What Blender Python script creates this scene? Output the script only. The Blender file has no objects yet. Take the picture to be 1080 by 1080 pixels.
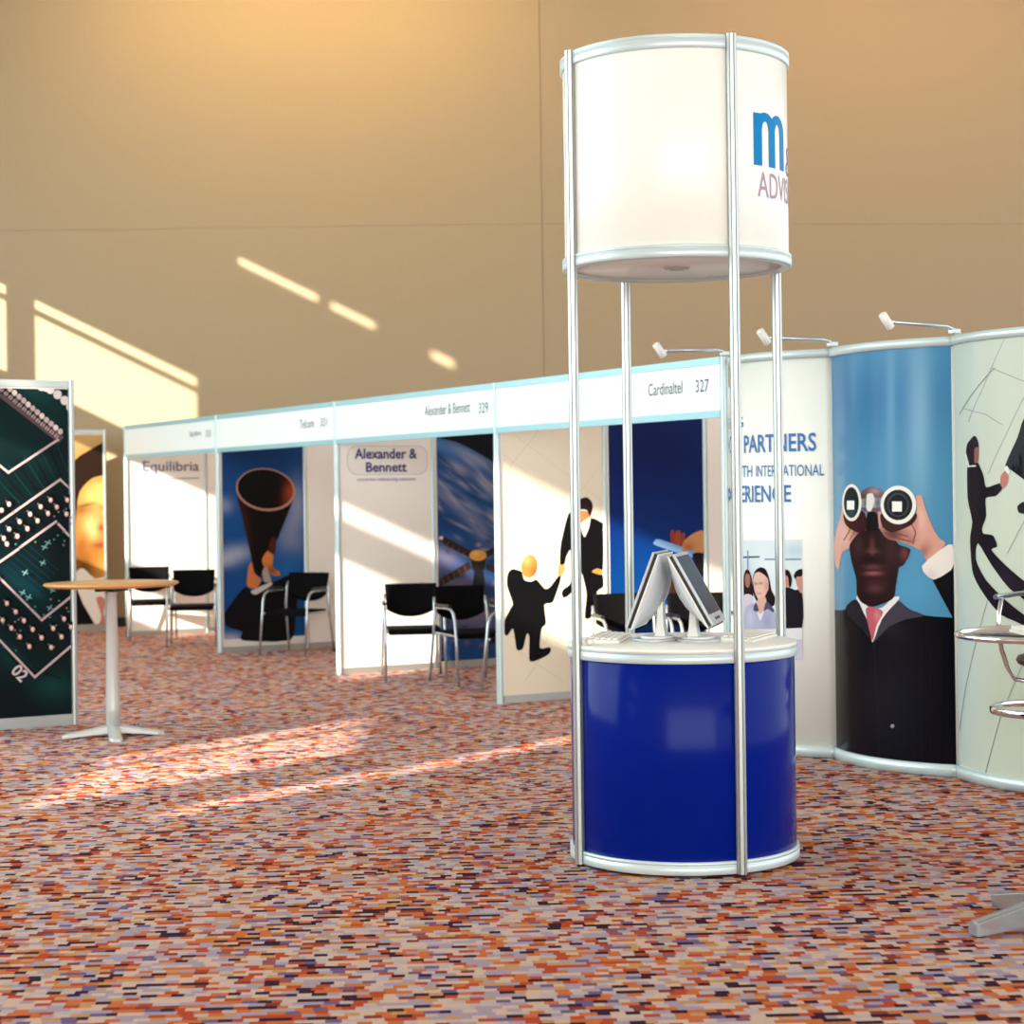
import bpy, bmesh, math, random
from mathutils import Vector, Matrix
random.seed(7)
sc = bpy.context.scene
PI = math.pi
def lin(c):
    return tuple((x/255/12.92 if x/255 <= .04045 else ((x/255+.055)/1.055)**2.4) for x in c)

# ------------------------------------------------------------ camera
F_PX, HOR, ROLL, CAM_H = 2020., -19.7, .0135, 1.638
cam = bpy.data.cameras.new('camera'); cam_o = bpy.data.objects.new('camera', cam)
sc.collection.objects.link(cam_o); sc.camera = cam_o
cam.sensor_width = 36; cam.lens = F_PX/1080*36; cam.shift_y = HOR/1080
cam_o.location = (0, 0, CAM_H); cam_o.rotation_euler = (PI/2, ROLL, 0)
cam.dof.use_dof = True; cam.dof.focus_distance = 8.5; cam.dof.aperture_fstop = 3.6
cam.clip_end = 200
# ------------------------------------------------------------ light
W = bpy.data.worlds.new('hall_light'); sc.world = W; W.use_nodes = True
W.node_tree.nodes['Background'].inputs[0].default_value = (.88, .96, 1.0, 1)
W.node_tree.nodes['Background'].inputs[1].default_value = 2.2
SUN = Vector((.599, .801, -.2995)).normalized()
sl = bpy.data.lights.new('sun', 'SUN'); sl.energy = 15.0; sl.angle = math.radians(.5); sl.color = (1.0, .92, .76)
so = bpy.data.objects.new('sun', sl); sc.collection.objects.link(so)
so.rotation_euler = SUN.to_track_quat('-Z', 'Y').to_euler(); so.location = (-14, -6, 9)
def area(name, loc, direction, sx, sy, watt, col):
    l = bpy.data.lights.new(name, 'AREA'); l.shape = 'RECTANGLE'; l.size = sx; l.size_y = sy; l.energy = watt; l.color = col
    o = bpy.data.objects.new(name, l); sc.collection.objects.link(o); o.location = loc
    o.rotation_euler = Vector(direction).to_track_quat('-Z', 'Y').to_euler(); return o
area('window_daylight', (-8.6, 13.0, 4.6), (1, .15, -.16), 14, 6, 1250, (.74, .95, 1.0))
area('added_front_fill', (2.6, -17, 4.4), (0, 1, 0), 23, 8.6, 2500, (.94, 1.0, .98))  # added fill lamp behind the camera to brighten the fronts; no glazing is modelled
area('ceiling_wall_washer', (-2.6, 22.6, 8.75), (0, .55, -1), 5.0, .3, 160, (1.0, .64, .20))
area('ceiling_wall_washer', (5.2, 22.6, 8.75), (0, .55, -1), 5.5, .3, 105, (1.0, .56, .16))
sc.view_settings.view_transform = 'Standard'; sc.view_settings.look = 'None'
sc.view_settings.exposure = 0.1; sc.view_settings.gamma = 1; sc.view_settings.use_curve_mapping = False

# ------------------------------------------------------------ projection helpers (tracing flat print on its real panel)
CR, SR = math.cos(ROLL), math.sin(ROLL)
def ray(px, py):
    x = px-540; y = py-540
    return Vector(((CR*x-SR*y)/F_PX, 1, -(SR*x+CR*y-HOR)/F_PX))
def proj(p):
    u = F_PX*p[0]/p[1]; v = HOR-F_PX*(p[2]-CAM_H)/p[1]
    return (540+CR*u+SR*v, 540-SR*u+CR*v)
class Flat:
    def __init__(s, p, d, w, z0=0, z1=2.5):
        s.p = Vector((p[0], p[1], 0)); s.d = Vector((d[0], d[1], 0)).normalized(); s.w = w; s.z0 = z0; s.z1 = z1
        s.n = Vector((s.d.y, -s.d.x, 0))
        if s.n.dot(-s.p) < 0: s.n = -s.n
    def pt(s, u, z, off=0): return s.p+s.d*u+Vector((0, 0, z))+s.n*off
    def inv(s, px, py):
        r = ray(px, py); t = s.p.dot(s.n)/Vector((r.x, r.y, 0)).dot(s.n)
        q = r*t; return (Vector((q.x, q.y, 0))-s.p).dot(s.d), CAM_H+q.z
class Arc:                       # upright panel bowed towards the aisle
    def __init__(s, a, b, sag, z0=.07, z1=2.44):
        A = Vector((a[0], a[1], 0)); B = Vector((b[0], b[1], 0)); c = (B-A).length; d = (B-A)/c
        n = Vector((d.y, -d.x, 0)); n = n if n.dot(-A) > 0 else -n
        s.R = (c*c/4+sag*sag)/(2*sag); s.c = (A+B)/2+n*(sag-s.R); s.half = math.asin(c/2/s.R)
        s.n0 = n; s.d0 = d; s.w = 2*s.half*s.R; s.z0 = z0; s.z1 = z1
    def nrm(s, u):
        t = u/s.R-s.half; return s.n0*math.cos(t)+s.d0*math.sin(t)
    def pt(s, u, z, off=0): return s.c+s.nrm(u)*(s.R+off)+Vector((0, 0, z))
    def inv(s, px, py):
        r = ray(px, py); h = Vector((r.x, r.y, 0)); A = h.dot(h); B = -2*h.dot(s.c); C = s.c.dot(s.c)-s.R**2
        D = B*B-4*A*C; t = (-B-math.sqrt(max(D, 0)))/(2*A); q = h*t-s.c
        ang = math.atan2(q.dot(s.d0), q.dot(s.n0)); return (ang+s.half)*s.R, CAM_H+r.z*t

# ------------------------------------------------------------ materials
MATS = {}
def mat(name, col, rough=.5, metal=0, spec=.5, noise=0, nscale=30, bump=0, trans=0, coat=0, emit=0):
    if name in MATS: return MATS[name]
    m = bpy.data.materials.new(name); m.use_nodes = True; nt = m.node_tree; b = nt.nodes['Principled BSDF']
    c = lin(col)+(1,)
    b.inputs['Base Color'].default_value = c; b.inputs['Roughness'].default_value = rough; b.inputs['Metallic'].default_value = metal
    b.inputs['Specular IOR Level'].default_value = spec; b.inputs['Transmission Weight'].default_value = trans; b.inputs['Coat Weight'].default_value = coat
    if emit: b.inputs['Emission Color'].default_value = c; b.inputs['Emission Strength'].default_value = emit
    tc = nt.nodes.new('ShaderNodeTexCoord'); nz = nt.nodes.new('ShaderNodeTexNoise'); nz.inputs['Scale'].default_value = nscale; nz.inputs['Detail'].default_value = 4
    nt.links.new(tc.outputs['Object'], nz.inputs['Vector'])
    mx = nt.nodes.new('ShaderNodeMix'); mx.data_type = 'RGBA'; a = noise or .02
    mx.inputs['A'].default_value = tuple(x*(1-a) for x in c[:3])+(1,); mx.inputs['B'].default_value = tuple(min(1, x*(1+a)) for x in c[:3])+(1,)
    nt.links.new(nz.outputs['Fac'], mx.inputs['Factor']); nt.links.new(mx.outputs['Result'], b.inputs['Base Color'])
    if bump:
        bp = nt.nodes.new('ShaderNodeBump'); bp.inputs['Strength'].default_value = bump; bp.inputs['Distance'].default_value = .01
        nt.links.new(nz.outputs['Fac'], bp.inputs['Height']); nt.links.new(bp.outputs['Normal'], b.inputs['Normal'])
    MATS[name] = m; return m
ALU = mat('anodised_aluminium', (186, 190, 186), .36, .75)
ALUW = mat('pale_aluminium_rail', (206, 222, 222), .35, .25)
WHITE = mat('white_laminate', (238, 238, 230), .4)
FRAIL = mat('tinted_fascia_rail', (158, 202, 210), .35, .25)
FASCIA = mat('white_fascia_board', (236, 242, 238), .3)
CREAM = mat('cream_panel', (238, 230, 222), .45)
DRUMW = mat('white_banner_vinyl', (245, 245, 236), .28)
BLUE = mat('cobalt_vinyl', (0, 27, 124), .15, 0, .09)
CHROME = mat('chrome', (225, 228, 228), .08, 1)
STEEL = mat('brushed_steel_tube', (190, 198, 204), .25, .8)
SILV = mat('silver_paint', (204, 207, 203), .35, .4)
BLACK = mat('black_fabric', (7, 6, 8), .8, 0, .08)
BLKP = mat('black_plastic', (20, 19, 20), .35)
PLASW = mat('white_plastic', (236, 236, 230), .3)
PLASG = mat('silver_plastic', (196, 200, 204), .3, .2)
SCREEN = mat('dark_lcd', (30, 32, 54), .3, 0, .15)
WOOD = mat('beech_veneer', (205, 150, 92), .35, noise=.12, nscale=9)
LEATHER = mat('brown_leather', (62, 30, 20), .4)
GLASSM = mat('clear_glass', (235, 245, 242), .02, trans=1.0)
PAPER = mat('paper', (240, 236, 226), .6)
WALLM = mat('tan_wall_fabric', (160, 143, 117), .92, 0, .1, noise=.07, nscale=55, bump=.12)
CEILM = mat('ceiling_paint', (205, 195, 180), .9)
DARK = mat('dark_baseboard', (40, 36, 32), .8)  # the baseboard's own dark colour
def ink_mat(name='printed_ink', rough=.5, spec=.1):
    m = bpy.data.materials.new(name); m.use_nodes = True; nt = m.node_tree; b = nt.nodes['Principled BSDF']
    a = nt.nodes.new('ShaderNodeVertexColor'); a.layer_name = 'Col'; nt.links.new(a.outputs['Color'], b.inputs['Base Color'])
    b.inputs['Roughness'].default_value = rough; b.inputs['Specular IOR Level'].default_value = spec; return m
INK = ink_mat(); INKG = ink_mat('printed_ink_gloss', .2, .1)
def carpet():
    m = bpy.data.materials.new('confetti_carpet'); m.use_nodes = True; nt = m.node_tree; b = nt.nodes['Principled BSDF']
    N = nt.nodes.new; L = nt.links.new
    def math_(op, a, bb=None):
        n = N('ShaderNodeMath'); n.operation = op
        for i, x in enumerate((a, bb)):
            if x is None: continue
            if isinstance(x, (int, float)): n.inputs[i].default_value = x
            else: L(x, n.inputs[i])
        return n.outputs[0]
    g = N('ShaderNodeNewGeometry'); mp = N('ShaderNodeMapping'); mp.inputs['Rotation'].default_value = (0, 0, -.05); L(g.outputs['Position'], mp.inputs['Vector'])
    sp = N('ShaderNodeSeparateXYZ'); L(mp.outputs[0], sp.inputs[0])
    row = math_('FLOOR', math_('DIVIDE', sp.outputs['Y'], .036))
    wn = N('ShaderNodeTexWhiteNoise'); wn.noise_dimensions = '1D'; L(row, wn.inputs['W'])
    w = math_('ADD', math_('DIVIDE', sp.outputs['X'], .047), math_('MULTIPLY', wn.outputs['Value'], 900.))
    v = N('ShaderNodeTexVoronoi'); v.voronoi_dimensions = '1D'; v.inputs['Randomness'].default_value = .6; v.inputs['Scale'].default_value = 1; L(w, v.inputs['W'])
    s2 = N('ShaderNodeSeparateColor'); L(v.outputs['Color'], s2.inputs[0])
    r = N('ShaderNodeValToRGB'); r.color_ramp.interpolation = 'CONSTANT'; L(s2.outputs[0], r.inputs[0])
    pal = [(0, (232, 198, 178)), (.18, (190, 170, 184)), (.36, (214, 192, 190)), (.48, (220, 164, 108)), (.57, (224, 124, 70)), (.71, (204, 84, 52)), (.81, (150, 70, 60)), (.85, (66, 36, 54)), (.95, (124, 106, 148))]
    els = r.color_ramp.elements
    els[0].position, els[0].color = 0, lin(pal[0][1])+(1,); els[1].position, els[1].color = pal[1][0], lin(pal[1][1])+(1,)
    for p, c in pal[2:]:
        e = els.new(p); e.color = lin(c)+(1,)
    nz = N('ShaderNodeTexNoise'); nz.inputs['Scale'].default_value = 260; L(g.outputs['Position'], nz.inputs['Vector'])
    mr = N('ShaderNodeMapRange'); mr.inputs['To Min'].default_value = .47; mr.inputs['To Max'].default_value = .92; L(nz.outputs['Fac'], mr.inputs['Value'])
    mx = N('ShaderNodeVectorMath'); mx.operation = 'SCALE'; L(r.outputs[0], mx.inputs[0]); L(mr.outputs[0], mx.inputs['Scale'])
    L(mx.outputs[0], b.inputs['Base Color']); b.inputs['Roughness'].default_value = .95; b.inputs['Specular IOR Level'].default_value = .05
    bp = N('ShaderNodeBump'); bp.inputs['Strength'].default_value = .5; bp.inputs['Distance'].default_value = .004; L(nz.outputs['Fac'], bp.inputs['Height']); L(bp.outputs[0], b.inputs['Normal'])
    return m
CARPET = carpet()

# ------------------------------------------------------------ mesh builder
class MB:
    def __init__(s): s.v = []; s.f = []; s.sm = []
    def _add(s, vs, fs, smooth=False):
        o = len(s.v); s.v += [tuple(x) for x in vs]; s.f += [tuple(i+o for i in f) for f in fs]; s.sm += [smooth]*len(fs); return s
    def box(s, c, size, rz=0, M=None):
        hx, hy, hz = (x/2 for x in size)
        R = M or Matrix.Rotation(rz, 3, 'Z'); c = Vector(c)
        vs = [c+R@Vector((sx*hx, sy*hy, sz*hz)) for sz in (-1, 1) for sx, sy in ((-1, -1), (1, -1), (1, 1), (-1, 1))]
        return s._add(vs, [(3, 2, 1, 0), (4, 5, 6, 7), (0, 1, 5, 4), (1, 2, 6, 5), (2, 3, 7, 6), (3, 0, 4, 7)])
    def tube(s, pts, r, n=10, smooth=True, rads=None):
        pts = [Vector(p) for p in pts]; vs = []; fs = []; ref = None
        for i, p in enumerate(pts):
            t = ((pts[min(i+1, len(pts)-1)]-pts[max(i-1, 0)])).normalized()
            if ref is None: ref = t.orthogonal().normalized()
            ref = (ref-t*ref.dot(t)).normalized(); b = t.cross(ref); rr = rads[i] if rads else r
            vs += [p+(ref*math.cos(2*PI*k/n)+b*math.sin(2*PI*k/n))*rr for k in range(n)]
        for i in range(len(pts)-1):
            fs += [(i*n+k, i*n+(k+1) % n, (i+1)*n+(k+1) % n, (i+1)*n+k) for k in range(n)]
        s._add(vs, fs, smooth); o = len(s.v)-len(vs)
        s.f += [tuple(o+k for k in reversed(range(n))), tuple(o+(len(pts)-1)*n+k for k in range(n))]; s.sm += [False, False]; return s
    def lathe(s, prof, n=64, c=(0, 0, 0), closed=True):        # prof: (r, z) going round the section
        vs = []; fs = []; m = len(prof)
        for k in range(n):
            a = 2*PI*k/n; vs += [(c[0]+r*math.cos(a), c[1]+r*math.sin(a), c[2]+z) for r, z in prof]
        for k in range(n):
            k2 = (k+1) % n
            for i in range(m if closed else m-1):
                j = (i+1) % m; fs.append((k*m+i, k2*m+i, k2*m+j, k*m+j))
        return s._add(vs, fs, True)
    def prism(s, poly, z0, z1, smooth=False):                      # poly in xy, ccw
        n = len(poly); vs = [(x, y, z0) for x, y in poly]+[(x, y, z1) for x, y in poly]
        return s._add(vs, [tuple(reversed(range(n))), tuple(range(n, 2*n))]+[(i, (i+1) % n, n+(i+1) % n, n+i) for i in range(n)], smooth)
    def sheet(s, rows, thick_off=None, smooth=True):               # grid of points
        n = len(rows[0]); vs = [p for r in rows for p in r]
        return s._add(vs, [(i*n+k, i*n+k+1, (i+1)*n+k+1, (i+1)*n+k) for i in range(len(rows)-1) for k in range(n-1)], smooth)
    def slab(s, front, back):                                       # two matching point grids joined to a solid
        R, C = len(front), len(front[0]); vs = [p for r in front for p in r]+[p for r in back for p in r]; o = R*C; fs = []
        for i in range(R-1):
            for k in range(C-1):
                a = i*C+k; fs += [(a, a+1, a+C+1, a+C), (o+a+C, o+a+C+1, o+a+1, o+a)]
        rim = [k for k in range(C)]+[i*C+C-1 for i in range(1, R)]+[(R-1)*C+k for k in range(C-2, -1, -1)]+[i*C for i in range(R-2, 0, -1)]
        s._add(vs, fs, True); b = len(s.v)-len(vs)
        for i in range(len(rim)):
            a, c = rim[i], rim[(i+1) % len(rim)]; s.f.append((b+c, b+a, b+o+a, b+o+c)); s.sm.append(False)
        return s
    def build(s, name, m, parent=None, bevel=0):
        me = bpy.data.meshes.new(name)
        off = Vector(parent.matrix_world_loc) if False else (root_loc(parent) if parent else Vector((0, 0, 0)))
        me.from_pydata([tuple(Vector(v)-off) for v in s.v], [], s.f); me.polygons.foreach_set('use_smooth', s.sm)
        bm = bmesh.new(); bm.from_mesh(me); bmesh.ops.recalc_face_normals(bm, faces=bm.faces)
        bm.to_mesh(me); bm.free(); me.materials.append(m); me.update()
        o = bpy.data.objects.new(name, me); sc.collection.objects.link(o)
        if parent: o.parent = parent
        if bevel:
            b = o.modifiers.new('bevel', 'BEVEL'); b.width = bevel; b.segments = 2; b.limit_method = 'ANGLE'
        return o
def root_loc(o):
    v = Vector((0, 0, 0))
    while o is not None: v += o.location; o = o.parent
    return v
def tag(o, label, cat, group=None):
    o['label'] = label; o['category'] = cat
    if group: o['group'] = group
    return o
def thing(name, label, cat, loc=(0, 0, 0), rz=0, group=None):
    o = bpy.data.objects.new(name, None); sc.collection.objects.link(o); o.empty_display_size = .1
    o.location = loc; o.rotation_euler = (0, 0, rz); return tag(o, label, cat, group)
def dup(root, loc, rz, label):
    r = root.copy(); sc.collection.objects.link(r); r.location = loc; r.rotation_euler = (0, 0, rz); r['label'] = label
    for ch in list(root.children):
        c = ch.copy(); sc.collection.objects.link(c); c.parent = r
        for g in list(ch.children):
            d = g.copy(); sc.collection.objects.link(d); d.parent = c
    return r
def struct(o): o['kind'] = 'structure'; return o
def arc_pts(c, r, a0, a1, n, f): return [f(c, r, a0+(a1-a0)*i/n) for i in range(n+1)]

# ------------------------------------------------------------ print (flat artwork lying on a panel)
def spline(p, it=2):                                      # closed cardinal spline through the points
    n = len(p); q = []; k = 2*it+1
    for i in range(n):
        a, b, c, d = p[i-1], p[i], p[(i+1) % n], p[(i+2) % n]
        for j in range(k):
            t = j/k; t2, t3 = t*t, t**3
            q.append(tuple((2*t3-3*t2+1)*b[m]+(t3-2*t2+t)*.36*(c[m]-a[m])+(3*t2-2*t3)*c[m]+(t3-t2)*.36*(d[m]-b[m]) for m in (0, 1)))
    return q
class Print:
    def __init__(s, surf, view=None, gain=.92):
        s.s = surf; s.bm = bmesh.new(); s.col = s.bm.loops.layers.float_color.new('Col'); s.layer = 0; s.view = view or (0, 0, 1); s.gain = gain
    def px(s, p): ox, oy, k = s.view; return (ox+p[0]*k, oy+p[1]*k)
    def poly(s, pts, col, blobs=(), grid=None, smooth=2, uv=False, edge=.012):
        if not uv: pts = [s.s.inv(*s.px(p)) for p in pts]
        if smooth: pts = spline(pts, smooth)
        pts = [(min(max(u, edge), s.s.w-edge), min(max(z, s.s.z0+.002), s.s.z1-.002)) for u, z in pts]
        clean = [p for i, p in enumerate(pts) if math.dist(p, pts[i-1]) > 1e-4]
        if len(clean) < 3: return s
        b = bmesh.new(); f = b.faces.new([b.verts.new((u, z, 0)) for u, z in clean])
        bmesh.ops.triangulate(b, faces=[f], ngon_method='BEAUTY')
        g = grid or (.02 if blobs else None)
        us = [p[0] for p in clean]; zs = [p[1] for p in clean]
        gu = min(g or .02, .02) if isinstance(s.s, Arc) else g      # same facets for every layer on a bowed panel
        def cut(lo, hi, st, ax):
            x = math.ceil(lo/st)*st
            while x < hi:
                bmesh.ops.bisect_plane(b, geom=b.verts[:]+b.edges[:]+b.faces[:], plane_co=(x, 0, 0) if ax == 0 else (0, x, 0), plane_no=(1, 0, 0) if ax == 0 else (0, 1, 0)); x += st
        if gu: cut(min(us), max(us), gu, 0)
        if g: cut(min(zs), max(zs), g, 1)
        base = lin(col); B = [(s.px((x, y)), rx*s.view[2], ry*s.view[2], lin(c), k, math.radians(a)) for x, y, rx, ry, c, k, a in blobs]
        s.layer += 1; off = .001+(.00014 if isinstance(s.s, Arc) else .00008)*s.layer; vm = {}; cm = {}
        for v in b.verts:
            c = list(base)
            if B:
                X, Y = proj(s.s.pt(v.co.x, v.co.y))
                for (bx, by), rx, ry, bc, k, a in B:
                    dx, dy = X-bx, Y-by; ex = (dx*math.cos(a)+dy*math.sin(a))/rx; ey = (-dx*math.sin(a)+dy*math.cos(a))/ry
                    w = k*math.exp(-(ex*ex+ey*ey)); c = [c[i]*(1-w)+bc[i]*w for i in range(3)]
            vm[v.index] = s.bm.verts.new(s.s.pt(v.co.x, v.co.y, off)); cm[v.index] = tuple(x*s.gain for x in c)+(1,)
        b.verts.index_update()
        for fc in b.faces:
            idx = [v.index for v in fc.verts]
            try: nf = s.bm.faces.new([vm[i] for i in idx])
            except Exception: continue
            for lp, i in zip(nf.loops, idx): lp[s.col] = cm[i]
        b.free(); return s
    def rect(s, u0, u1, z0, z1, col, blobs=(), grid=None): return s.poly([(u0, z0), (u1, z0), (u1, z1), (u0, z1)], col, blobs, grid, 0, True, 0)
    def fill(s, col, blobs=(), grid=None): return s.rect(.012, s.s.w-.012, s.s.z0+.002, s.s.z1-.002, col, blobs, grid)
    def ell(s, cx, cy, rx, ry, col, rot=0, blobs=(), n=28):
        a = math.radians(rot)
        return s.poly([(cx+rx*math.cos(t)*math.cos(a)-ry*math.sin(t)*math.sin(a), cy+rx*math.cos(t)*math.sin(a)+ry*math.sin(t)*math.cos(a)) for t in [2*PI*k/n for k in range(n)]], col, blobs, smooth=0)
    def line(s, pts, w, col):
        for (x0, y0), (x1, y1) in zip(pts, pts[1:]):
            l = math.hypot(x1-x0, y1-y0); nx, ny = -(y1-y0)/l*w/2, (x1-x0)/l*w/2; ex, ey = (x1-x0)/l*w/2, (y1-y0)/l*w/2
            s.poly([(x0+nx-ex, y0+ny-ey), (x1+nx+ex, y1+ny+ey), (x1-nx+ex, y1-ny+ey), (x0-nx-ex, y0-ny-ey)], col, smooth=0)
        return s
    def build(s, parent, name='print', m=None):
        off = root_loc(parent); bmesh.ops.translate(s.bm, verts=s.bm.verts, vec=-off)
        for f in s.bm.faces: f.normal_update()
        me = bpy.data.meshes.new(name); s.bm.to_mesh(me); s.bm.free(); me.materials.append(m or INK)
        o = bpy.data.objects.new(name, me); sc.collection.objects.link(o); o.parent = parent; return o
TXT = {}
def text2d(body, bold=0.0, shear=0.0):
    k = (body, bold)
    if k in TXT: return TXT[k]
    cu = bpy.data.curves.new('txt', 'FONT'); cu.body = body; cu.size = 1; cu.offset = bold; cu.resolution_u = 3
    o = bpy.data.objects.new('txt', cu); sc.collection.objects.link(o); dg = bpy.context.evaluated_depsgraph_get(); dg.update()
    me = bpy.data.meshes.new_from_object(o.evaluated_get(dg)); vs = [(v.co.x, v.co.y) for v in me.vertices]; fs = [tuple(p.vertices) for p in me.polygons]
    bpy.data.objects.remove(o); bpy.data.curves.remove(cu); bpy.data.meshes.remove(me); TXT[k] = (vs, fs); return vs, fs
def lettering(surf, parent, items, name='lettering', off=.004):
    """items: (text, u0, u1, z0, z1, colour, bold[, rot]); every line of text is one box-fitted mesh"""
    for it in items:
        body, u0, u1, z0, z1, col, bold = it[:7]; rot = it[7] if len(it) > 7 else 0
        vs, fs = text2d(body, bold); x0 = min(v[0] for v in vs); x1 = max(v[0] for v in vs); y0 = min(v[1] for v in vs); y1 = max(v[1] for v in vs)
        uc, zc = (u0+u1)/2, (z0+z1)/2; V = []
        for x, y in vs:
            a = (x-x0)/(x1-x0)*(u1-u0)-(u1-u0)/2; b = (y-y0)/(y1-y0)*(z1-z0)-(z1-z0)/2
            V.append(tuple(surf.pt(uc+a*math.cos(rot)-b*math.sin(rot), zc+a*math.sin(rot)+b*math.cos(rot), off)-root_loc(parent)))
        me = bpy.data.meshes.new(name); me.from_pydata(V, [], fs); ca = me.color_attributes.new('Col', 'FLOAT_COLOR', 'CORNER')
        for d in ca.data: d.color = tuple(lin(col))+(1,)
        me.materials.append(INK); ob = bpy.data.objects.new(name, me); sc.collection.objects.link(ob); ob.parent = parent
def pxbox(surf, x0, x1, ytop, ybot):
    u0, zb = surf.inv(x0, ybot); u1, _ = surf.inv(x1, ybot); _, zt = surf.inv(x0, ytop); return u0, u1, zb, zt

# ============================================================ SETTING
WALL_Y = 24.5; CEIL = 9.0; WX = -9.0
struct(MB().box((3, 3, -.05), (24.4, 50, .1)).build('floor', CARPET))
# carpet seam running off to the right
struct(MB().box((3, 3, CEIL+.1), (24.4, 50, .2)).build('ceiling', CEILM))
wb = struct(MB().box((-4.29, WALL_Y+.09, CEIL/2), (9.4, .1, CEIL)).build('wall_back', WALLM))
for x0, x1 in ((-9, .428),):
    for z0, z1 in ((.12, 5.08), (5.083, CEIL)):
        MB().box(((x0+x1)/2, WALL_Y+.02, (z0+z1)/2), (x1-x0, .04, z1-z0)).build('wall_panel', WALLM, wb)
ang = .10
wr = struct(MB().box((.43+5*math.cos(ang), WALL_Y+.10+5*math.sin(ang), CEIL/2), (10, .1, CEIL), ang).build('wall_right', WALLM))
for z0, z1 in ((.12, 5.08), (5.083, CEIL)):
    MB().box((.43+5*math.cos(ang), WALL_Y+.03+5*math.sin(ang), (z0+z1)/2), (10, .04, z1-z0), ang).build('wall_panel', WALLM, wr)
struct(MB().box((-4.29, WALL_Y-.005, .06), (9.4, .02, .12)).build('baseboard_back', DARK))
# window wall on the left (outside the frame) whose openings let the low sun in
HOLES = [(17.84, 20.58, 4.56, 5.46), (17.84, 20.58, 5.55, 5.66), (21.08, 24.0, 4.56, 5.46), (21.08, 24.0, 5.55, 5.66),
         (17.84, 20.58, 2.7, 4.15), (15.7, 17.1, 3.12, 4.33), (15.7, 17.1, 2.45, 2.85),
         (15.75, 17.08, 7.39, 7.48), (14.78, 15.51, 7.39, 7.48), (13.44, 13.80, 7.38, 7.48),
         (6.3, 8.1, 3.72, 4.76), (6.3, 8.1, 5.16, 5.28),
         (.7, 3.4, 5.15, 6.3), (1.56, 2.92, 3.2, 3.97), (3.08, 3.55, 3.2, 3.97), (.04, .40, 4.15, 4.74), (.14, .50, 3.6, 4.1)]
ys = sorted({-22., 24.6}|{h[0] for h in HOLES}|{h[1] for h in HOLES}); zs = sorted({0., CEIL}|{h[2] for h in HOLES}|{h[3] for h in HOLES})
mb = MB()
for y0, y1 in zip(ys, ys[1:]):
    for z0, z1 in zip(zs, zs[1:]):
        yc, zc = (y0+y1)/2, (z0+z1)/2
        if not any(a < yc < b and c < zc < d for a, b, c, d in HOLES): mb._add([(WX, y0, z0), (WX, y1, z0), (WX, y1, z1), (WX, y0, z1)], [(0, 1, 2, 3)])
struct(mb.build('wall_left', CEILM))

# ============================================================ DISPLAY TOWER
TX, TY, R = .752, 8.594, .5
tw = thing('display_tower', 'round white and blue display tower with open middle on four aluminium poles', 'display', (TX, TY, 0))
def ring(r0, r1, z0, z1, name, m, parent=tw, e=.004):
    return MB().lathe([(r0, z0), (r1-e, z0), (r1, z0+e), (r1, z1-e), (r1-e, z1), (r0, z1)], 96, (TX, TY, 0)).build(name, m, parent)
def groove_ring(z0, z1, name):
    h = z1-z0; g = z0+h*.72
    return MB().lathe([(R-.03, z0), (R+.008, z0), (R+.012, z0+.004), (R+.012, g-.002), (R+.008, g), (R+.012, g+.002), (R+.012, z1-.004), (R+.008, z1), (R-.03, z1)], 96, (TX, TY, 0)).build(name, ALUW, tw)
sk = ring(R-.02, R, .05, .93, 'counter_skin', BLUE)
groove_ring(.012, .068, 'base_rail'); groove_ring(.905, .958, 'counter_rail')
MB().lathe([(0.001, .945), (R+.006, .945), (R+.012, .951), (R+.012, .962), (R+.006, .968), (0.001, .968)], 96, (TX, TY, 0), False).build('countertop', WHITE, tw)
Z0, Z1 = 2.628, 3.572
skin = ring(R-.006, R, Z0+.02, Z1-.02, 'header_skin', DRUMW)
groove_ring(Z0, Z0+.055, 'header_rail'); groove_ring(Z1-.06, Z1, 'header_rail')
MB().lathe([(.001, Z0+.012), (R-.02, Z0+.012), (R-.02, Z0+.03), (.001, Z0+.03)], 64, (TX, TY, 0), False).build('header_underside', WHITE, tw)
dl = MB().lathe([(.03, Z0+.004), (.055, Z0+.004), (.06, Z0+.012), (.03, Z0+.014)], 32, (TX, TY, 0)).build('downlight', ALU, tw)
MB().lathe([(.001, Z0+.008), (.03, Z0+.008), (.03, Z0+.013), (.001, Z0+.013)], 24, (TX, TY, 0), False).build('lens', PLASW, dl)
MB().lathe([(.001, Z1-.03), (R-.02, Z1-.03), (R-.02, Z1-.012), (.001, Z1-.012)], 64, (TX, TY, 0), False).build('header_lid', WHITE, tw)
def profile(c, rz, z0, z1, r=.024):
    poly = []
    for k in range(8):                                  # eight-sided extrusion with a slot in every side
        a = rz+2*PI*k/8
        for da, rr in ((-.30, 1.0), (-.09, 1.03), (-.075, .74), (.075, .74), (.09, 1.03), (.30, 1.0)):
            poly.append((c[0]+r*rr*math.cos(a+da), c[1]+r*rr*math.sin(a+da)))
    return MB().prism(poly, z0, z1)
for deg in (-67, -157, 23, 113):
    a = math.radians(deg); c = (TX+(R+.016)*math.cos(a), TY+(R+.016)*math.sin(a))
    pl = profile(c, a, .012, Z1+.001, .0225).build('pole', ALU, tw)
    MB().lathe([(.001, 0), (.016, 0), (.016, .008), (.008, .014), (.001, .014)], 16, (c[0], c[1], 0), False).build('levelling_foot', BLKP, pl)
hb = MB().box((TX+.22, TY+.1, Z1+.01), (.09, .05, .03)); hb.tube([(TX+.18, TY+.1, Z1+.0), (TX+.19, TY+.1, Z1+.035), (TX+.25, TY+.1, Z1+.04), (TX+.27, TY+.1, Z1)], .012, 8)
hb.build('lifting_bracket', BLKP, tw)
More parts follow.
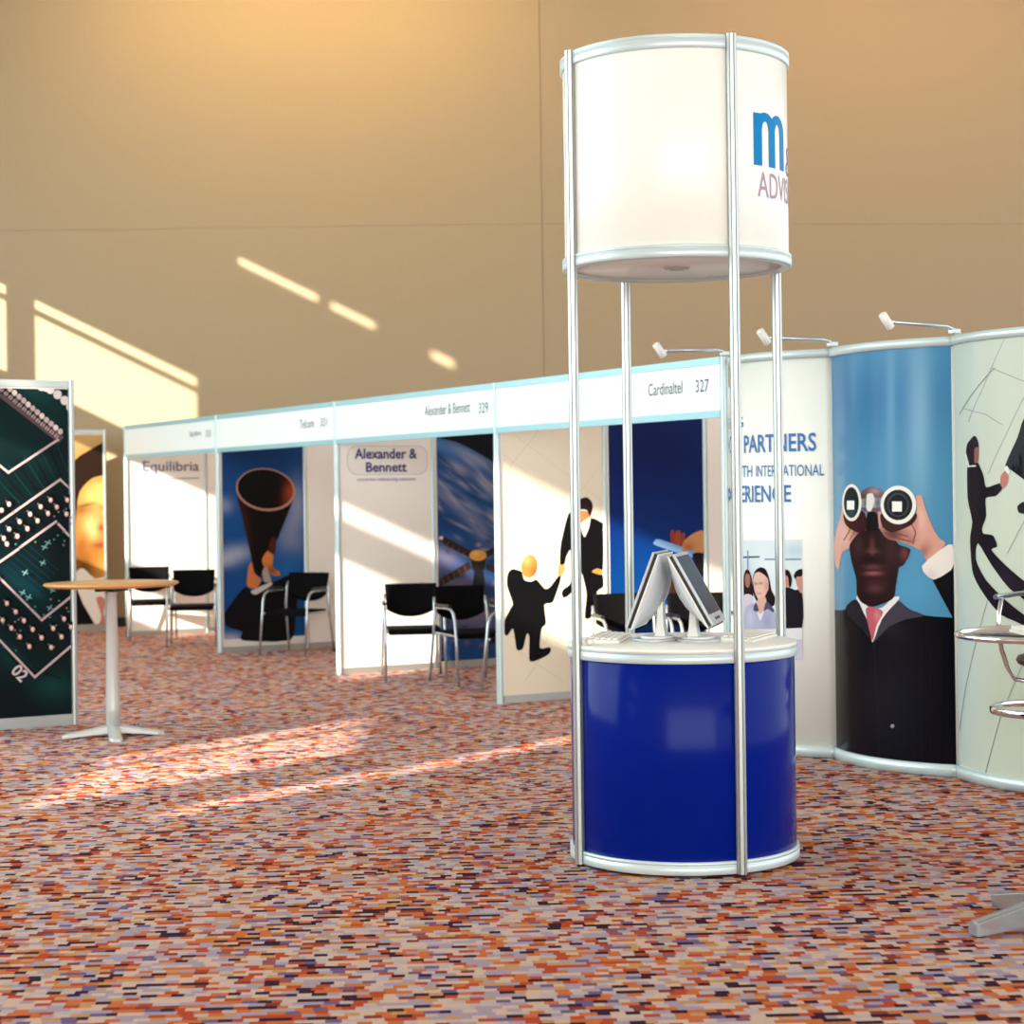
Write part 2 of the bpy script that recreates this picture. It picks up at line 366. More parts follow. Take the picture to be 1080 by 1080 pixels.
class Cyl:                                                # lettering wraps the header: u = angle (deg, 0 = towards camera, + right) * R
    def pt(s, u, z, off=0):
        a = -PI/2+u/R+math.atan2(TX, TY)*-1; r = R+off; return Vector((TX+r*math.cos(a), TY+r*math.sin(a), z))
dg = math.radians
def m_logo():
    vs, fs = [], []
    for x0, x1, y1 in ((0, .21, 1), (.395, .605, .68), (.79, 1, .68)):
        o = len(vs); vs += [(x0, 0), (x1, 0), (x1, y1), (x0, y1)]; fs.append((o, o+1, o+2, o+3))
    for cx in (.3025, .6975):
        o = len(vs); n = 24
        for k in range(n+1):
            a = PI*k/n; vs += [(cx+.3025*math.cos(a), .66+.37*math.sin(a)), (cx+.0925*math.cos(a), .66+.20*math.sin(a))]
        fs += [(o+2*k, o+2*k+2, o+2*k+3, o+2*k+1) for k in range(n)]
    return vs, fs
TXT['m', .03] = m_logo()
lettering(Cyl(), skin, [('m', dg(42)*R, dg(71)*R, 3.03, 3.262, (0, 128, 190), .03), ('&', dg(75)*R, dg(91)*R, 3.02, 3.15, (150, 110, 140), -.012),
    ('ADVISORS', dg(44.5)*R, dg(103)*R, 2.895, 3.005, (172, 148, 170), .0)], off=.002)
lettering(Cyl(), skin, [('m', dg(-115)*R, dg(-86)*R, 3.03, 3.262, (0, 128, 190), .03), ('ADVISORS', dg(-138)*R, dg(-84)*R, 2.895, 3.005, (178, 150, 172), .012)], off=.002)

# monitors on the counter: two flat screens leaning back to back
def monitor(name, label, x, y, face, lean, nx):                      # face: yaw of the screen normal
    t = thing(name, label, 'monitor', (x, y, .968), face)   # local +X is the screen side
    tilt = math.radians(lean); M = Matrix.Rotation(-tilt, 3, 'Y'); cz = .228; W2, H2 = .19, .178
    def L(p): return M@Vector(p)+Vector((.0, 0, cz))
    def slab_box(x0, x1, w, h0, h1, nm, m, par=t, bev=.003):
        vs = [L((xx, yy, zz)) for zz in (h0, h1) for xx, yy in ((x0, -w), (x1, -w), (x1, w), (x0, w))]
        b = MB(); b._add(vs, [(3, 2, 1, 0), (4, 5, 6, 7), (0, 1, 5, 4), (1, 2, 6, 5), (2, 3, 7, 6), (3, 0, 4, 7)])
        return local(b, nm, m, par, bev)
    bz = slab_box(.012, .024, W2, -H2, H2, 'bezel', PLASG); slab_box(.0225, .0252, W2-.018, -H2+.05, H2-.016, 'screen', SCREEN, bz, 0)
    for k in range(3): slab_box(.0235, .027, .012, -H2+.018, -H2+.030, 'button', BLKP, bz, 0).location = (0, (-.05, 0, .05)[k], 0)
    slab_box(-.002, .012, W2-.004, -H2+.003, H2-.003, 'seam_band', BLKP); slab_box(-.010, -.002, W2, -H2, H2, 'back_frame', PLASW)
    fr, bk = [], []
    for i in range(9):
        h = -H2+.01+(2*H2-.02)*i/8; e = math.sin(PI*i/8)**.8
        fr.append([L((-.010, -W2+.006+(2*W2-.012)*k/8, h)) for k in range(9)])
        bk.append([L((-.012-.062*e*(1-.75*abs(k/4-1)**3), -W2+.006+(2*W2-.012)*k/8, h)) for k in range(9)])
    b = MB(); b.slab(fr, bk); local(b, 'back_shell', PLASG, t)
    foot = []
    b = MB()
    nk = [(nx, .02, .05, .045), (nx, .06, .036, .040), (nx, .12, .028, .034), (nx, .19, .024, .028)]
    rows = [[(x0-dx/2, -dy, z), (x0+dx/2, -dy, z), (x0+dx/2, dy, z), (x0-dx/2, dy, z), (x0-dx/2, -dy, z)] for x0, z, dx, dy in nk]
    b.sheet(rows, smooth=False); b._add([rows[-1][i] for i in range(4)], [(0, 1, 2, 3)]); local(b, 'neck', PLASW, t, .004)
    poly = [(nx+.03+.105*math.cos(a), .13*math.sin(a)) for a in [2*PI*k/32 for k in range(32)]]
    b = MB(); b.prism(poly, 0, .012); local(b, 'base', PLASG, t, .003)
    b = MB(); b.prism([(nx+(p[0]-nx)*.7-.002, p[1]*.75) for p in poly], .0118, .022); local(b, 'base_cap', PLASW, t, .003)
    return t
def local(b, nm, m, par, bev=0):
    me = bpy.data.meshes.new(nm); me.from_pydata([tuple(v) for v in b.v], [], b.f); me.polygons.foreach_set('use_smooth', b.sm)
    bm = bmesh.new(); bm.from_mesh(me); bmesh.ops.recalc_face_normals(bm, faces=bm.faces); bm.to_mesh(me); bm.free(); me.materials.append(m)
    o = bpy.data.objects.new(nm, me); sc.collection.objects.link(o); o.parent = par
    if bev:
        bv = o.modifiers.new('bevel', 'BEVEL'); bv.width = bev; bv.segments = 2; bv.limit_method = 'ANGLE'
    return o
yaw = -math.radians(14)
monitor('monitor', 'flat monitor with dark screen leaning right on the blue counter', .815, 8.56, yaw, 29, -.01)
monitor('monitor', 'flat monitor seen from behind leaning left on the blue counter', .620, 8.63, yaw+PI, 21, -.045)
def keyboard(label, x, y, rz):
    t = thing('keyboard', label, 'keyboard', (x, y, .968), rz, 'keyboards on the counter')
    b = MB(); w, d = .19, .075
    b._add([(-w, -d, 0), (w, -d, 0), (w, d, 0), (-w, d, 0), (-w, -d, .012), (w, -d, .012), (w, d, .022), (-w, d, .022)], [(3, 2, 1, 0), (4, 5, 6, 7), (0, 1, 5, 4), (1, 2, 6, 5), (2, 3, 7, 6), (3, 0, 4, 7)])
    local(b, 'body', PLASW, t, .003); b = MB()
    for r in range(5):
        yy = -d+.02+.027*r
        for k in range(15): b.box((-w+.018+.0252*k, yy, .0165+.0665*(yy+d)*1.0+.0), (.021, .022, .007))
    ks = local(b, 'keys', PAPER, t); ks['kind'] = 'stuff'; return t
keyboard('white keyboard lying left of the two monitors', .43, 8.66, math.radians(78))
keyboard('white keyboard lying right of the two monitors', 1.06, 8.62, math.radians(66))
ms = MB(); 
rows = [[(.33+.018*math.sin(i/6*PI)*math.cos(2*PI*k/16)*1.0, 8.40+.033*math.sin(i/6*PI)*math.sin(2*PI*k/16), .968+.016*(1-math.cos(i/6*PI))) for k in range(17)] for i in range(7)]
ms.sheet(rows); mo = ms.build('mouse', PLASW); 
for v in mo.data.vertices: v.co -= Vector((.33, 8.40, .968))
mo.location = (.33, 8.40, .968); tag(mo, 'small white mouse at the left edge of the counter', 'mouse')

# ============================================================ BOOTH ROW
P0 = Vector((-.114, 14.92, 0)); AN = .5187
D = Vector((-math.sin(AN), math.cos(AN), 0)); N = Vector((math.cos(AN), math.sin(AN), 0)); RZN = AN
PW = .985
booths = [('Cardinaltel', '327', 'exhibition booth with handshake and blue panels, fascia reading Cardinaltel 327', (685, 721, 405, 418), (735, 749, 401, 414)),
          ('Alexander & Bennett', '329', 'exhibition booth with earth panel, fascia reading Alexander and Bennett 329', (449, 497, 428, 439), (506, 516, 425, 436)),
          ('Telcom', '331', 'exhibition booth with giant megaphone panel, third from the right in the row', (317, 332, 443, 452), (339, 346, 441, 450)),
          ('Equilibria', '333', 'farthest exhibition booth with plain white Equilibria panel', (201, 213, 455, 462), (218, 223, 454, 461))]
panel_obj = {}; panel_surf = {}
for i, (nm, num, lab, tb, nb) in enumerate(booths):
    A = P0+D*3*i; B = P0+D*3*(i-1)                # A: far-left post with the divider, B: right post
    bt = thing('exhibition_booth', lab, 'booth', tuple(A), 0, 'shell booths along the back wall')
    ends = [A, B] if i == 0 else [A]
    for q in ends:
        profile((q.x, q.y), RZN, 0, 2.5, .026).build('post', ALUW, bt)
    u = -D; L = 3.0; F0 = Flat(A, u, L, 2.1, 2.5)
    mid = A+u*1.5; rzf = math.atan2(u.y, u.x)
    fb = MB().box((mid.x, mid.y, 2.305), (L-.05, .02, .30), rzf).build('fascia_board', FASCIA, bt)
    MB().box((mid.x, mid.y, 2.477), (L-.05, .036, .045), rzf).build('fascia_rail', FRAIL, bt); MB().box((mid.x, mid.y, 2.132), (L-.05, .036, .045), rzf).build('fascia_rail', FRAIL, bt)
    lettering(F0, fb, [(nm,)+pxbox(F0, *tb)+((84, 98, 112), 0.0), (num,)+pxbox(F0, *nb)+((84, 98, 112), 0.0)], off=.012)
    # divider: three printed or plain boards between slim posts, and the back
    for k in range(3):
        s0 = A+N*(.03+PW*k); S = Flat(s0, N, PW-.03, .06, 2.44); m = s0+N*(PW-.03)/2; panel_surf[i, k] = S
        po = MB().box((m.x, m.y, 1.25), (PW-.03, .012, 2.40), RZN).build('panel', CREAM, bt); S.p = S.p+S.n*.006; panel_obj[i, k] = po
        MB().box((m.x, m.y, 2.475), (PW-.03, .03, .05), RZN).build('panel_rail', ALUW, bt); MB().box((m.x, m.y, .03), (PW-.03, .03, .06), RZN).build('panel_rail', ALU, bt)
        q = A+N*PW*(k+1); profile((q.x, q.y), RZN, 0, 2.5, .02).build('post', ALUW, bt)
    for k in range(3):
        m = A+N*(3*PW+.0)+u*(.5+.985*k); MB().box((m.x, m.y, 1.25), (.95, .012, 2.46), rzf).build('panel', CREAM, bt)

INKN = (58, 56, 118)
# --- Cardinaltel: handshake panel
S = panel_surf[0, 0]; p = Print(S, (520, 500, .1852)); p.fill((240, 226, 202))
for l in (((-60, -280), (640, 160)), ((-60, -120), (640, 330)), ((300, -300), (60, 0)), ((640, -60), (470, 130)), ((280, 800), (640, 1000)), ((420, 780), (260, 1000)), ((240, 900), (460, 1010)), ((640, 560), (380, 860)), ((60, 960), (400, 1180)), ((300, 1000), (180, 1180))): p.line(l, 2.2, (206, 190, 170))
SU = (9, 8, 10)
p.ell(205, 525, 46, 66, (206, 132, 62), 6, [(190, 490, 25, 30, (240, 190, 120), .7, 0), (235, 560, 25, 40, (130, 70, 30), .7, 0)])
p.poly([(85, 560), (110, 540), (160, 555), (185, 600), (215, 608), (245, 600), (290, 650), (320, 645), (370, 580), (385, 575), (378, 620), (345, 715), (330, 735), (290, 745), (300, 850), (275, 880), (265, 990), (320, 985), (328, 1005), (310, 1030), (250, 1060), (205, 1062), (205, 930), (190, 910), (170, 990), (145, 1005), (130, 990), (112, 880), (80, 920), (62, 905), (65, 830), (100, 760), (110, 735), (78, 640), (78, 590)], SU, smooth=1)
p.poly([(165, 562), (178, 590), (210, 600), (243, 585), (246, 596), (212, 612), (176, 602)], (235, 225, 210))
p.poly([(370, 520), (398, 508), (407, 540), (388, 580), (368, 572)], (222, 150, 80))
p.poly([(425, 230), (460, 215), (490, 260), (515, 350), (550, 250), (615, 275), (627, 300), (624, 540), (590, 540), (600, 570), (622, 575), (627, 640), (590, 670), (565, 780), (555, 815), (535, 825), (520, 810), (530, 700), (525, 650), (500, 560), (470, 640), (430, 690), (400, 705), (388, 680), (400, 655), (440, 620), (450, 520), (440, 430), (415, 470), (405, 510), (378, 510), (385, 390)], SU, smooth=1)
p.poly([(480, 210), (545, 215), (552, 240), (532, 285), (505, 290), (485, 270)], (196, 120, 70)); p.poly([(470, 190), (490, 145), (530, 132), (558, 155), (566, 190), (550, 240), (530, 205), (490, 200)], (30, 20, 18))
p.poly([(495, 285), (550, 245), (545, 300), (520, 360), (505, 330)], (225, 215, 205), smooth=1); p.poly([(560, 555), (590, 538), (622, 550), (620, 572), (595, 570)], (214, 140, 80)); p.build(panel_obj[0, 0])
# --- Cardinaltel: blue panel with a hand passing a baton
S = panel_surf[0, 1]; p = Print(S, (630, 440, .2222))
p.fill((6, 40, 112), [(250, 100, 400, 330, (4, 20, 74), .95, 0), (230, 900, 400, 300, (0, 66, 134), .95, 0)], .04)
p.poly([(345, 545), (362, 535), (372, 600), (350, 598)], (150, 62, 38), smooth=1); p.poly([(370, 545), (392, 540), (395, 605), (372, 600)], (165, 72, 44), smooth=1); p.poly([(395, 555), (415, 552), (410, 600), (395, 610)], (150, 66, 40), smooth=1)
p.poly([(272, 588), (295, 580), (490, 648), (486, 676), (275, 608)], (120, 160, 205), smooth=1)
p.poly([(400, 640), (408, 590), (450, 555), (500, 540), (500, 645), (440, 630)], (214, 148, 96), [(430, 620, 30, 30, (150, 80, 50), .7, 0)])
p.poly([(340, 960), (345, 780), (380, 740), (400, 800), (385, 960)], (58, 32, 26)); p.poly([(450, 650), (500, 650), (500, 760), (470, 720)], (24, 18, 22)); p.build(panel_obj[0, 1])
# --- Alexander & Bennett lettering board
S = panel_surf[1, 0]
po = panel_obj[1, 0]
oval = Print(S); u0, u1, z0, z1 = pxbox(S, 366, 451, 470, 501)
pts = []
for cx, cz, a0 in ((u1-.1, z0+.1, -90), (u1-.1, z1-.1, 0), (u0+.1, z1-.1, 90), (u0+.1, z0+.1, 180)):
    pts += [(cx+.1*math.cos(math.radians(a0+15*k)), cz+.1*math.sin(math.radians(a0+15*k))) for k in range(7)]
oval.poly(pts, (190, 176, 196), smooth=0, uv=True); oval.poly([((u0+u1)/2+(x-(u0+u1)/2)*.988, (z0+z1)/2+(y-(z0+z1)/2)*.965) for x, y in pts], (238, 230, 222), smooth=0, uv=True); oval.build(po)
lettering(S, po, [('Alexander &',)+pxbox(S, 373.5, 439.5, 473, 484)+(INKN, .022), ('Bennett',)+pxbox(S, 385.5, 428.5, 487.5, 498)+(INKN, .022), ('corporate refinancing solutions',)+pxbox(S, 376.5, 437.5, 503.5, 508.5)+((120, 116, 150), 0)], off=.005)
# --- earth and satellite
S = panel_surf[1, 1]; p = Print(S, (450, 440, .2314)); p.fill((6, 8, 16))
EB = [(random.uniform(20, 330), random.uniform(180, 560), random.uniform(20, 60), random.uniform(4, 10), random.choice(((160, 160, 182), (16, 48, 92), (120, 130, 160), (24, 60, 112))), .6, random.uniform(25, 50)) for _ in range(46)]
EB += [(random.uniform(20, 330), random.uniform(560, 1050), random.uniform(8, 24), random.uniform(6, 14), random.choice(((176, 158, 166), (40, 32, 44), (120, 96, 110), (28, 50, 84))), .7, random.uniform(-30, 50)) for _ in range(60)]
cl = (150, 150, 172)
p.poly([(0, 70), (35, 92), (130, 112), (220, 155), (330, 222), (420, 290), (420, 1100), (0, 1100)], (34, 74, 128), [(60, 130, 150, 26, (70, 120, 180), .8, 28), (140, 230, 55, 22, cl, .8, 30), (220, 190, 130, 22, (140, 146, 176), .85, 30), (290, 330, 90, 26, cl, .7, 45), (120, 380, 130, 34, (128, 130, 156), .7, 32), (230, 500, 110, 30, (136, 136, 160), .7, 50), (60, 300, 110, 22, (110, 120, 150), .6, 35), (90, 480, 120, 40, (20, 56, 100), .7, 30), (200, 320, 100, 18, (22, 60, 110), .8, 38), (90, 640, 60, 60, (130, 120, 140), .6, 0), (150, 760, 110, 50, (120, 96, 104), .6, 0), (200, 900, 160, 60, (150, 126, 136), .6, 0), (80, 880, 90, 50, (60, 50, 60), .6, 0), (290, 790, 60, 60, (24, 50, 90), .7, 0)]+EB, .012, smooth=1)
sd = (52, 36, 32)
for q in ([(52, 548), (75, 542), (204, 612), (192, 640), (66, 572)], [(48, 742), (190, 658), (204, 690), (60, 774)], [(258, 618), (318, 584), (318, 616), (270, 642)], [(268, 668), (318, 688), (318, 714), (270, 694)]): p.poly(q, sd, smooth=0)
for k in range(5):
    x = 75+k*24; y = 556+k*14; p.line([(x, y), (x-10, y+22)], 3, (110, 82, 66)); x = 70+k*25; y = 740-k*15; p.line([(x, y), (x+9, y+24)], 3, (110, 82, 66))
p.poly([(205, 640), (262, 640), (262, 690), (232, 715), (205, 690)], (34, 28, 26)); p.poly([(216, 700), (256, 700), (262, 790), (212, 790)], (28, 30, 36), smooth=1)
p.ell(232, 630, 39, 25, (224, 156, 74), 0, [(222, 622, 18, 10, (250, 200, 120), .6, 0)]); p.ell(64, 550, 10, 8, (225, 215, 205)); p.build(panel_obj[1, 1])
# --- megaphone
S = panel_surf[2, 0]; p = Print(S, (220, 460, .2222))
p.fill((22, 72, 132), [(200, 100, 300, 110, (10, 42, 84), .8, 0), (70, 330, 40, 35, (140, 148, 176), .8, 0), (120, 560, 90, 40, (164, 168, 190), .85, -10), (60, 590, 60, 30, (176, 180, 198), .7, 0), (420, 330, 40, 110, (146, 150, 172), .75, 0), (400, 500, 70, 60, (120, 130, 160), .7, 20), (390, 420, 40, 90, (140, 144, 168), .6, 20), (100, 960, 60, 25, (176, 172, 186), .8, 0), (380, 620, 70, 70, (40, 100, 160), .7, 0)], .025)
p.rect(.012, S.w-.012, .062, .14, (222, 212, 204))
p.poly([(130, 270), (270, 340), (410, 280), (330, 480), (262, 620), (243, 672), (215, 645), (180, 480)], (14, 9, 8), [(170, 420, 22, 130, (74, 34, 26), .5, -10)], smooth=0)
p.ell(270, 254, 142, 101, (176, 128, 106), 8); p.ell(268, 251, 133, 93, (10, 6, 6), 8, [(392, 268, 34, 62, (150, 62, 32), .95, 8)])
p.poly([(65, 860), (105, 795), (172, 715), (225, 745), (250, 690), (310, 690), (380, 660), (425, 705), (412, 850), (388, 968), (158, 970), (158, 928), (90, 905)], (18, 14, 18), smooth=1)
p.poly([(188, 625), (203, 598), (216, 650), (248, 682), (222, 722), (182, 708)], (206, 118, 62)); p.poly([(252, 585), (278, 545), (305, 555), (302, 620), (330, 640), (338, 660), (300, 660), (262, 620)], (208, 122, 62), [(300, 640, 30, 30, (110, 50, 30), .8, 0)])
p.poly([(280, 540), (300, 480), (320, 490), (312, 560)], (70, 30, 22)); p.poly([(254, 640), (272, 622), (296, 690), (262, 690)], (170, 150, 140)); p.poly([(200, 735), (290, 695), (298, 706), (225, 752)], (200, 190, 186), smooth=1); p.build(panel_obj[2, 0])
# --- Equilibria lettering board
S = panel_surf[3, 0]
lettering(S, panel_obj[3, 0], [('Equilibria',)+pxbox(S, 150.5, 209.5, 486.5, 500.5)+((84, 84, 128), .006)], off=.005)
p = Print(S); p.line([(151, 505.6), (209, 504.2)], 1.6, (176, 170, 186)); p.build(panel_obj[3, 0])

# ============================================================ BOWED BANNERS ON THE RIGHT
def banner(label, a, b, sag, right=False):
    A = Arc(a, b, sag); m = A.pt(A.w/2, 0); t = thing('curved_banner', label, 'banner', (m.x, m.y, 0), 0, 'bowed banner panels')
    def strip(z0, z1, o0, o1, name, mt, n=24):
        fr = [[A.pt(A.w*k/n, z, o1) for k in range(n+1)] for z in (z0, z1)]; bk = [[A.pt(A.w*k/n, z, o0) for k in range(n+1)] for z in (z0, z1)]
        return MB().slab(fr, bk).build(name, mt, t)
    pn = strip(.06, 2.46, -.006, 0, 'panel', DRUMW); strip(.004, .072, -.03, .014, 'bottom_rail', ALUW); strip(2.44, 2.49, -.03, .014, 'top_rail', ALUW)
    for uu in (0, A.w) if right else (0,):
        q = A.pt(uu, 0, -.03); profile((q.x, q.y), .3, 0, 2.505, .02).build('post', ALUW, t)
    return A, pn
B1, B2, B3, B4 = (1.405, 12.27), (1.95, 11.64), (2.50, 10.81), (3.05, 9.98)
A1, pn1 = banner('white curved banner reading local partners with international experience', B1, B2, .13)
A2, pn2 = banner('blue curved banner printed with a man looking through binoculars', B2, B3, .14)
A3, pn3 = banner('pale green curved banner printed with men shaking hands and long shadows', B3, B4, .14, True)
TB = (70, 118, 178)
lettering(A1, pn1, [('BEING',)+pxbox(A1, 765, 784, 442, 453)+(TB, .0), ('LOCAL',)+pxbox(A1, 765, 780.5, 461, 479)+(TB, .012), ('PARTNERS',)+pxbox(A1, 785, 861, 459, 478)+(TB, .016), ('WITH',)+pxbox(A1, 775, 793.5, 491.5, 503.5)+(TB, .004), ('INTERNATIONAL',)+pxbox(A1, 797.5, 869, 491, 503)+(TB, .004), ('EXP',)+pxbox(A1, 767.5, 780.5, 513, 531)+(TB, .012), ('ERIENCE',)+pxbox(A1, 781.5, 834.5, 512, 530)+(TB, .016)], off=.004)
p = Print(A1, (750, 560, .1481))
def rpx(x0, y0, x1, y1, col, blobs=(), g=None): p.poly([(x0, y0), (x1, y0), (x1, y1), (x0, y1)], col, blobs, g, 0)
rpx(110, 60, 648, 690, (226, 236, 240), [(590, 140, 120, 50, (190, 214, 226), .8, 0), (260, 330, 60, 120, (190, 200, 214), .6, 0), (420, 250, 80, 80, (240, 244, 244), .6, 0)], .015)
rpx(110, 178, 345, 190, (60, 86, 110)); rpx(380, 195, 640, 208, (130, 160, 182)); rpx(256, 140, 266, 280, (110, 150, 180))
p.poly([(225, 440), (228, 340), (245, 280), (270, 280), (290, 340), (300, 460), (280, 500), (235, 500)], (44, 26, 34)); p.poly([(240, 340), (250, 305), (272, 310), (280, 350), (268, 400), (248, 395)], (170, 110, 104)); p.poly([(215, 480), (250, 450), (300, 470), (300, 640), (215, 640)], (214, 206, 220), smooth=1)
p.poly([(300, 440), (298, 330), (320, 275), (355, 258), (390, 275), (415, 340), (430, 420), (455, 470), (450, 525), (410, 545), (330, 510)], (34, 20, 26)); p.poly([(300, 350), (312, 305), (340, 292), (375, 310), (405, 345), (408, 410), (385, 460), (360, 492), (338, 490), (310, 430)], (232, 188, 172), [(320, 375, 14, 8, (90, 60, 60), .7, 0), (355, 372, 14, 8, (90, 60, 60), .7, 0), (342, 446, 16, 7, (190, 90, 90), .7, 0), (395, 390, 16, 50, (190, 130, 114), .6, 0)], .006)
p.poly([(330, 490), (385, 470), (395, 540), (350, 590), (330, 560)], (222, 174, 156)); p.poly([(225, 700), (235, 610), (250, 540), (305, 520), (350, 640), (390, 540), (450, 560), (460, 720), (230, 720)], (178, 180, 208), [(280, 620, 30, 60, (206, 206, 226), .7, 0), (400, 640, 30, 60, (150, 150, 184), .6, 0)], smooth=1)
p.poly([(300, 560), (318, 505), (340, 560), (325, 575)], (86, 80, 110), smooth=1); p.poly([(375, 570), (395, 500), (448, 560), (440, 580), (405, 555)], (86, 80, 110), smooth=1)
p.poly([(500, 690), (500, 440), (540, 400), (600, 420), (648, 430), (648, 690)], (30, 28, 36), smooth=1); p.poly([(500, 400), (505, 300), (540, 285), (560, 330), (552, 390), (520, 410)], (200, 140, 120)); p.poly([(500, 300), (520, 275), (550, 280), (575, 330), (570, 390), (556, 400), (548, 330), (520, 310)], (30, 22, 26))
p.poly([(600, 350), (612, 320), (648, 315), (648, 440), (625, 425)], (206, 148, 130), smooth=1); p.poly([(588, 320), (605, 285), (648, 270), (648, 320), (612, 325), (600, 345)], (34, 26, 30), smooth=1)
rpx(110, 690, 648, 770, (232, 232, 236)); rpx(110, 770, 648, 915, (206, 200, 220)); p.build(pn1, m=INKG)
# --- binoculars
p = Print(A2, (860, 480, .2037))
p.fill((80, 142, 178), [(300, -300, 500, 260, (52, 112, 160), .8, 0), (540, -200, 60, 500, (150, 192, 214), .6, 0), (390, -250, 24, 500, (120, 172, 200), .5, 0), (500, 700, 160, 130, (90, 158, 196), .6, 0), (130, 300, 40, 900, (120, 150, 176), .5, 0)], .02)  # pale upright streaks are gloss reflections painted into the print colour
SK = (218, 160, 142)
p.poly([(95, 800), (155, 800), (215, 742), (262, 835), (295, 965), (345, 850), (425, 755), (475, 790), (570, 830), (720, 842), (760, 850), (760, 1000), (760, 1750), (740, 1760), (90, 1760), (60, 1740), (60, 820), (80, 800)], (12, 12, 18), [(420, 1300, 160, 300, (26, 26, 38), .7, 0), (390, 900, 80, 50, (40, 36, 46), .5, 20)], .03, smooth=1)
p.ell(398, 1403, 10, 10, (150, 150, 160))
for k in range(9): p.line([(330+k*44, 1000-k*6), (338+k*43, 1640)], 2, (28, 28, 40))
p.line([(300, 965), (322, 1250), (330, 1640)], 4, (34, 34, 44))
p.poly([(605, 645), (740, 560), (740, 860), (712, 845)], (17, 16, 22), smooth=0)
p.poly([(212, 742), (235, 730), (275, 790), (345, 790), (405, 735), (435, 742), (345, 855), (296, 970), (268, 850)], (236, 226, 224), smooth=1); p.poly([(262, 795), (300, 785), (352, 812), (318, 880), (296, 962), (270, 860)], (192, 92, 104), [(320, 830, 16, 30, (226, 150, 150), .6, 0)], smooth=1)
p.poly([(345, 850), (430, 755), (470, 790), (565, 830), (470, 850), (380, 890), (305, 968)], (66, 60, 72), smooth=1)
p.poly([(155, 800), (213, 745), (262, 845), (294, 965), (240, 900)], (34, 32, 40), smooth=1)
p.poly([(148, 250), (128, 330), (100, 450), (104, 560), (122, 590), (140, 505), (182, 475), (250, 390), (262, 300), (170, 330)], SK, [(230, 380, 40, 60, (120, 62, 58), .9, 0), (160, 420, 30, 60, (236, 190, 176), .5, 0)])
p.poly([(178, 470), (186, 540), (212, 640), (216, 720), (240, 762), (300, 785), (400, 745), (416, 680), (432, 585), (455, 570), (480, 530), (492, 490), (470, 475), (430, 460), (370, 380), (240, 395), (200, 430)], (40, 20, 22),
       [(296, 470, 14, 40, (96, 58, 60), .7, 0), (296, 500, 30, 14, (118, 70, 70), .7, 0), (276, 512, 8, 6, (12, 6, 8), .9, 0), (316, 512, 8, 6, (12, 6, 8), .9, 0), (296, 540, 60, 12, (30, 14, 16), .8, 0), (300, 580, 44, 14, (110, 60, 64), .8, 0), (302, 612, 40, 12, (160, 92, 94), .85, 0), (300, 596, 48, 4, (16, 8, 10), .8, 0), (302, 650, 60, 20, (60, 30, 32), .8, 0), (310, 690, 44, 24, (98, 56, 58), .7, 0), (225, 470, 26, 60, (72, 42, 46), .6, 0), (395, 500, 36, 80, (66, 34, 36), .7, 0), (462, 510, 22, 36, (120, 66, 66), .7, 0)], .008)
p.poly([(236, 250), (240, 190), (290, 163), (345, 180), (366, 225), (366, 270), (300, 300), (240, 280)], (112, 82, 90), [(310, 185, 30, 16, (190, 160, 166), .7, 0), (250, 240, 20, 40, (60, 34, 42), .7, 0)])
p.poly([(522, 215), (550, 212), (572, 285), (612, 385), (642, 430), (672, 462), (582, 548), (552, 500), (500, 470), (440, 450), (370, 430), (330, 370), (330, 290), (400, 350), (490, 340), (525, 290)], SK, [(400, 410, 80, 50, (96, 42, 44), .95, 10), (490, 440, 30, 30, (170, 100, 90), .7, 0), (545, 330, 26, 60, (240, 196, 176), .6, 0), (560, 500, 30, 50, (160, 94, 84), .8, 30), (520, 360, 16, 50, (176, 108, 96), .5, 0)], .008)
for l in (((348, 372), (420, 405), (480, 420)), ((360, 400), (430, 432), (500, 448)), ((500, 360), (520, 400), (505, 460))): p.line(l, 5, (120, 62, 58))
for l in (((190, 345), (175, 400), (150, 440)), ((215, 350), (205, 400), (180, 440))): p.line(l, 5, (140, 80, 74))
p.poly([(552, 575), (690, 462), (735, 498), (735, 568), (615, 645)], (238, 228, 218), [(600, 620, 30, 30, (216, 190, 190), .6, 0)], smooth=1)
p.poly([(150, 300), (250, 290), (270, 380), (220, 400), (160, 360)], (60, 26, 30)); p.poly([(345, 300), (520, 300), (500, 360), (400, 400), (350, 370)], (56, 24, 26))
p.poly([(240, 228), (350, 222), (350, 268), (240, 270)], (150, 152, 156), [(290, 245, 14, 40, (236, 236, 232), .9, 10), (262, 248, 12, 30, (60, 60, 66), .7, 0), (326, 245, 14, 30, (60, 60, 66), .7, 0)], .006, smooth=1)
p.poly([(272, 300), (320, 300), (326, 385), (270, 390)], (16, 14, 18)); p.poly([(270, 205), (300, 200), (308, 240), (290, 290), (268, 280)], (226, 222, 218))
p.ell(192, 246, 50, 96, (240, 234, 222)); p.ell(190, 246, 39, 80, (24, 34, 40), 0, [(190, 300, 24, 30, (60, 90, 100), .6, 0)]); p.poly([(167, 236), (205, 236), (205, 282), (167, 282)], (248, 246, 238), smooth=0)
p.ell(432, 258, 92, 100, (242, 236, 224)); p.ell(430, 258, 74, 79, (26, 26, 30)); p.ell(430, 258, 56, 62, (60, 58, 66)); p.ell(430, 258, 48, 54, (16, 16, 20)); p.poly([(400, 240), (450, 240), (450, 292), (400, 292)], (248, 246, 238), smooth=0); p.build(pn2, m=INKG)
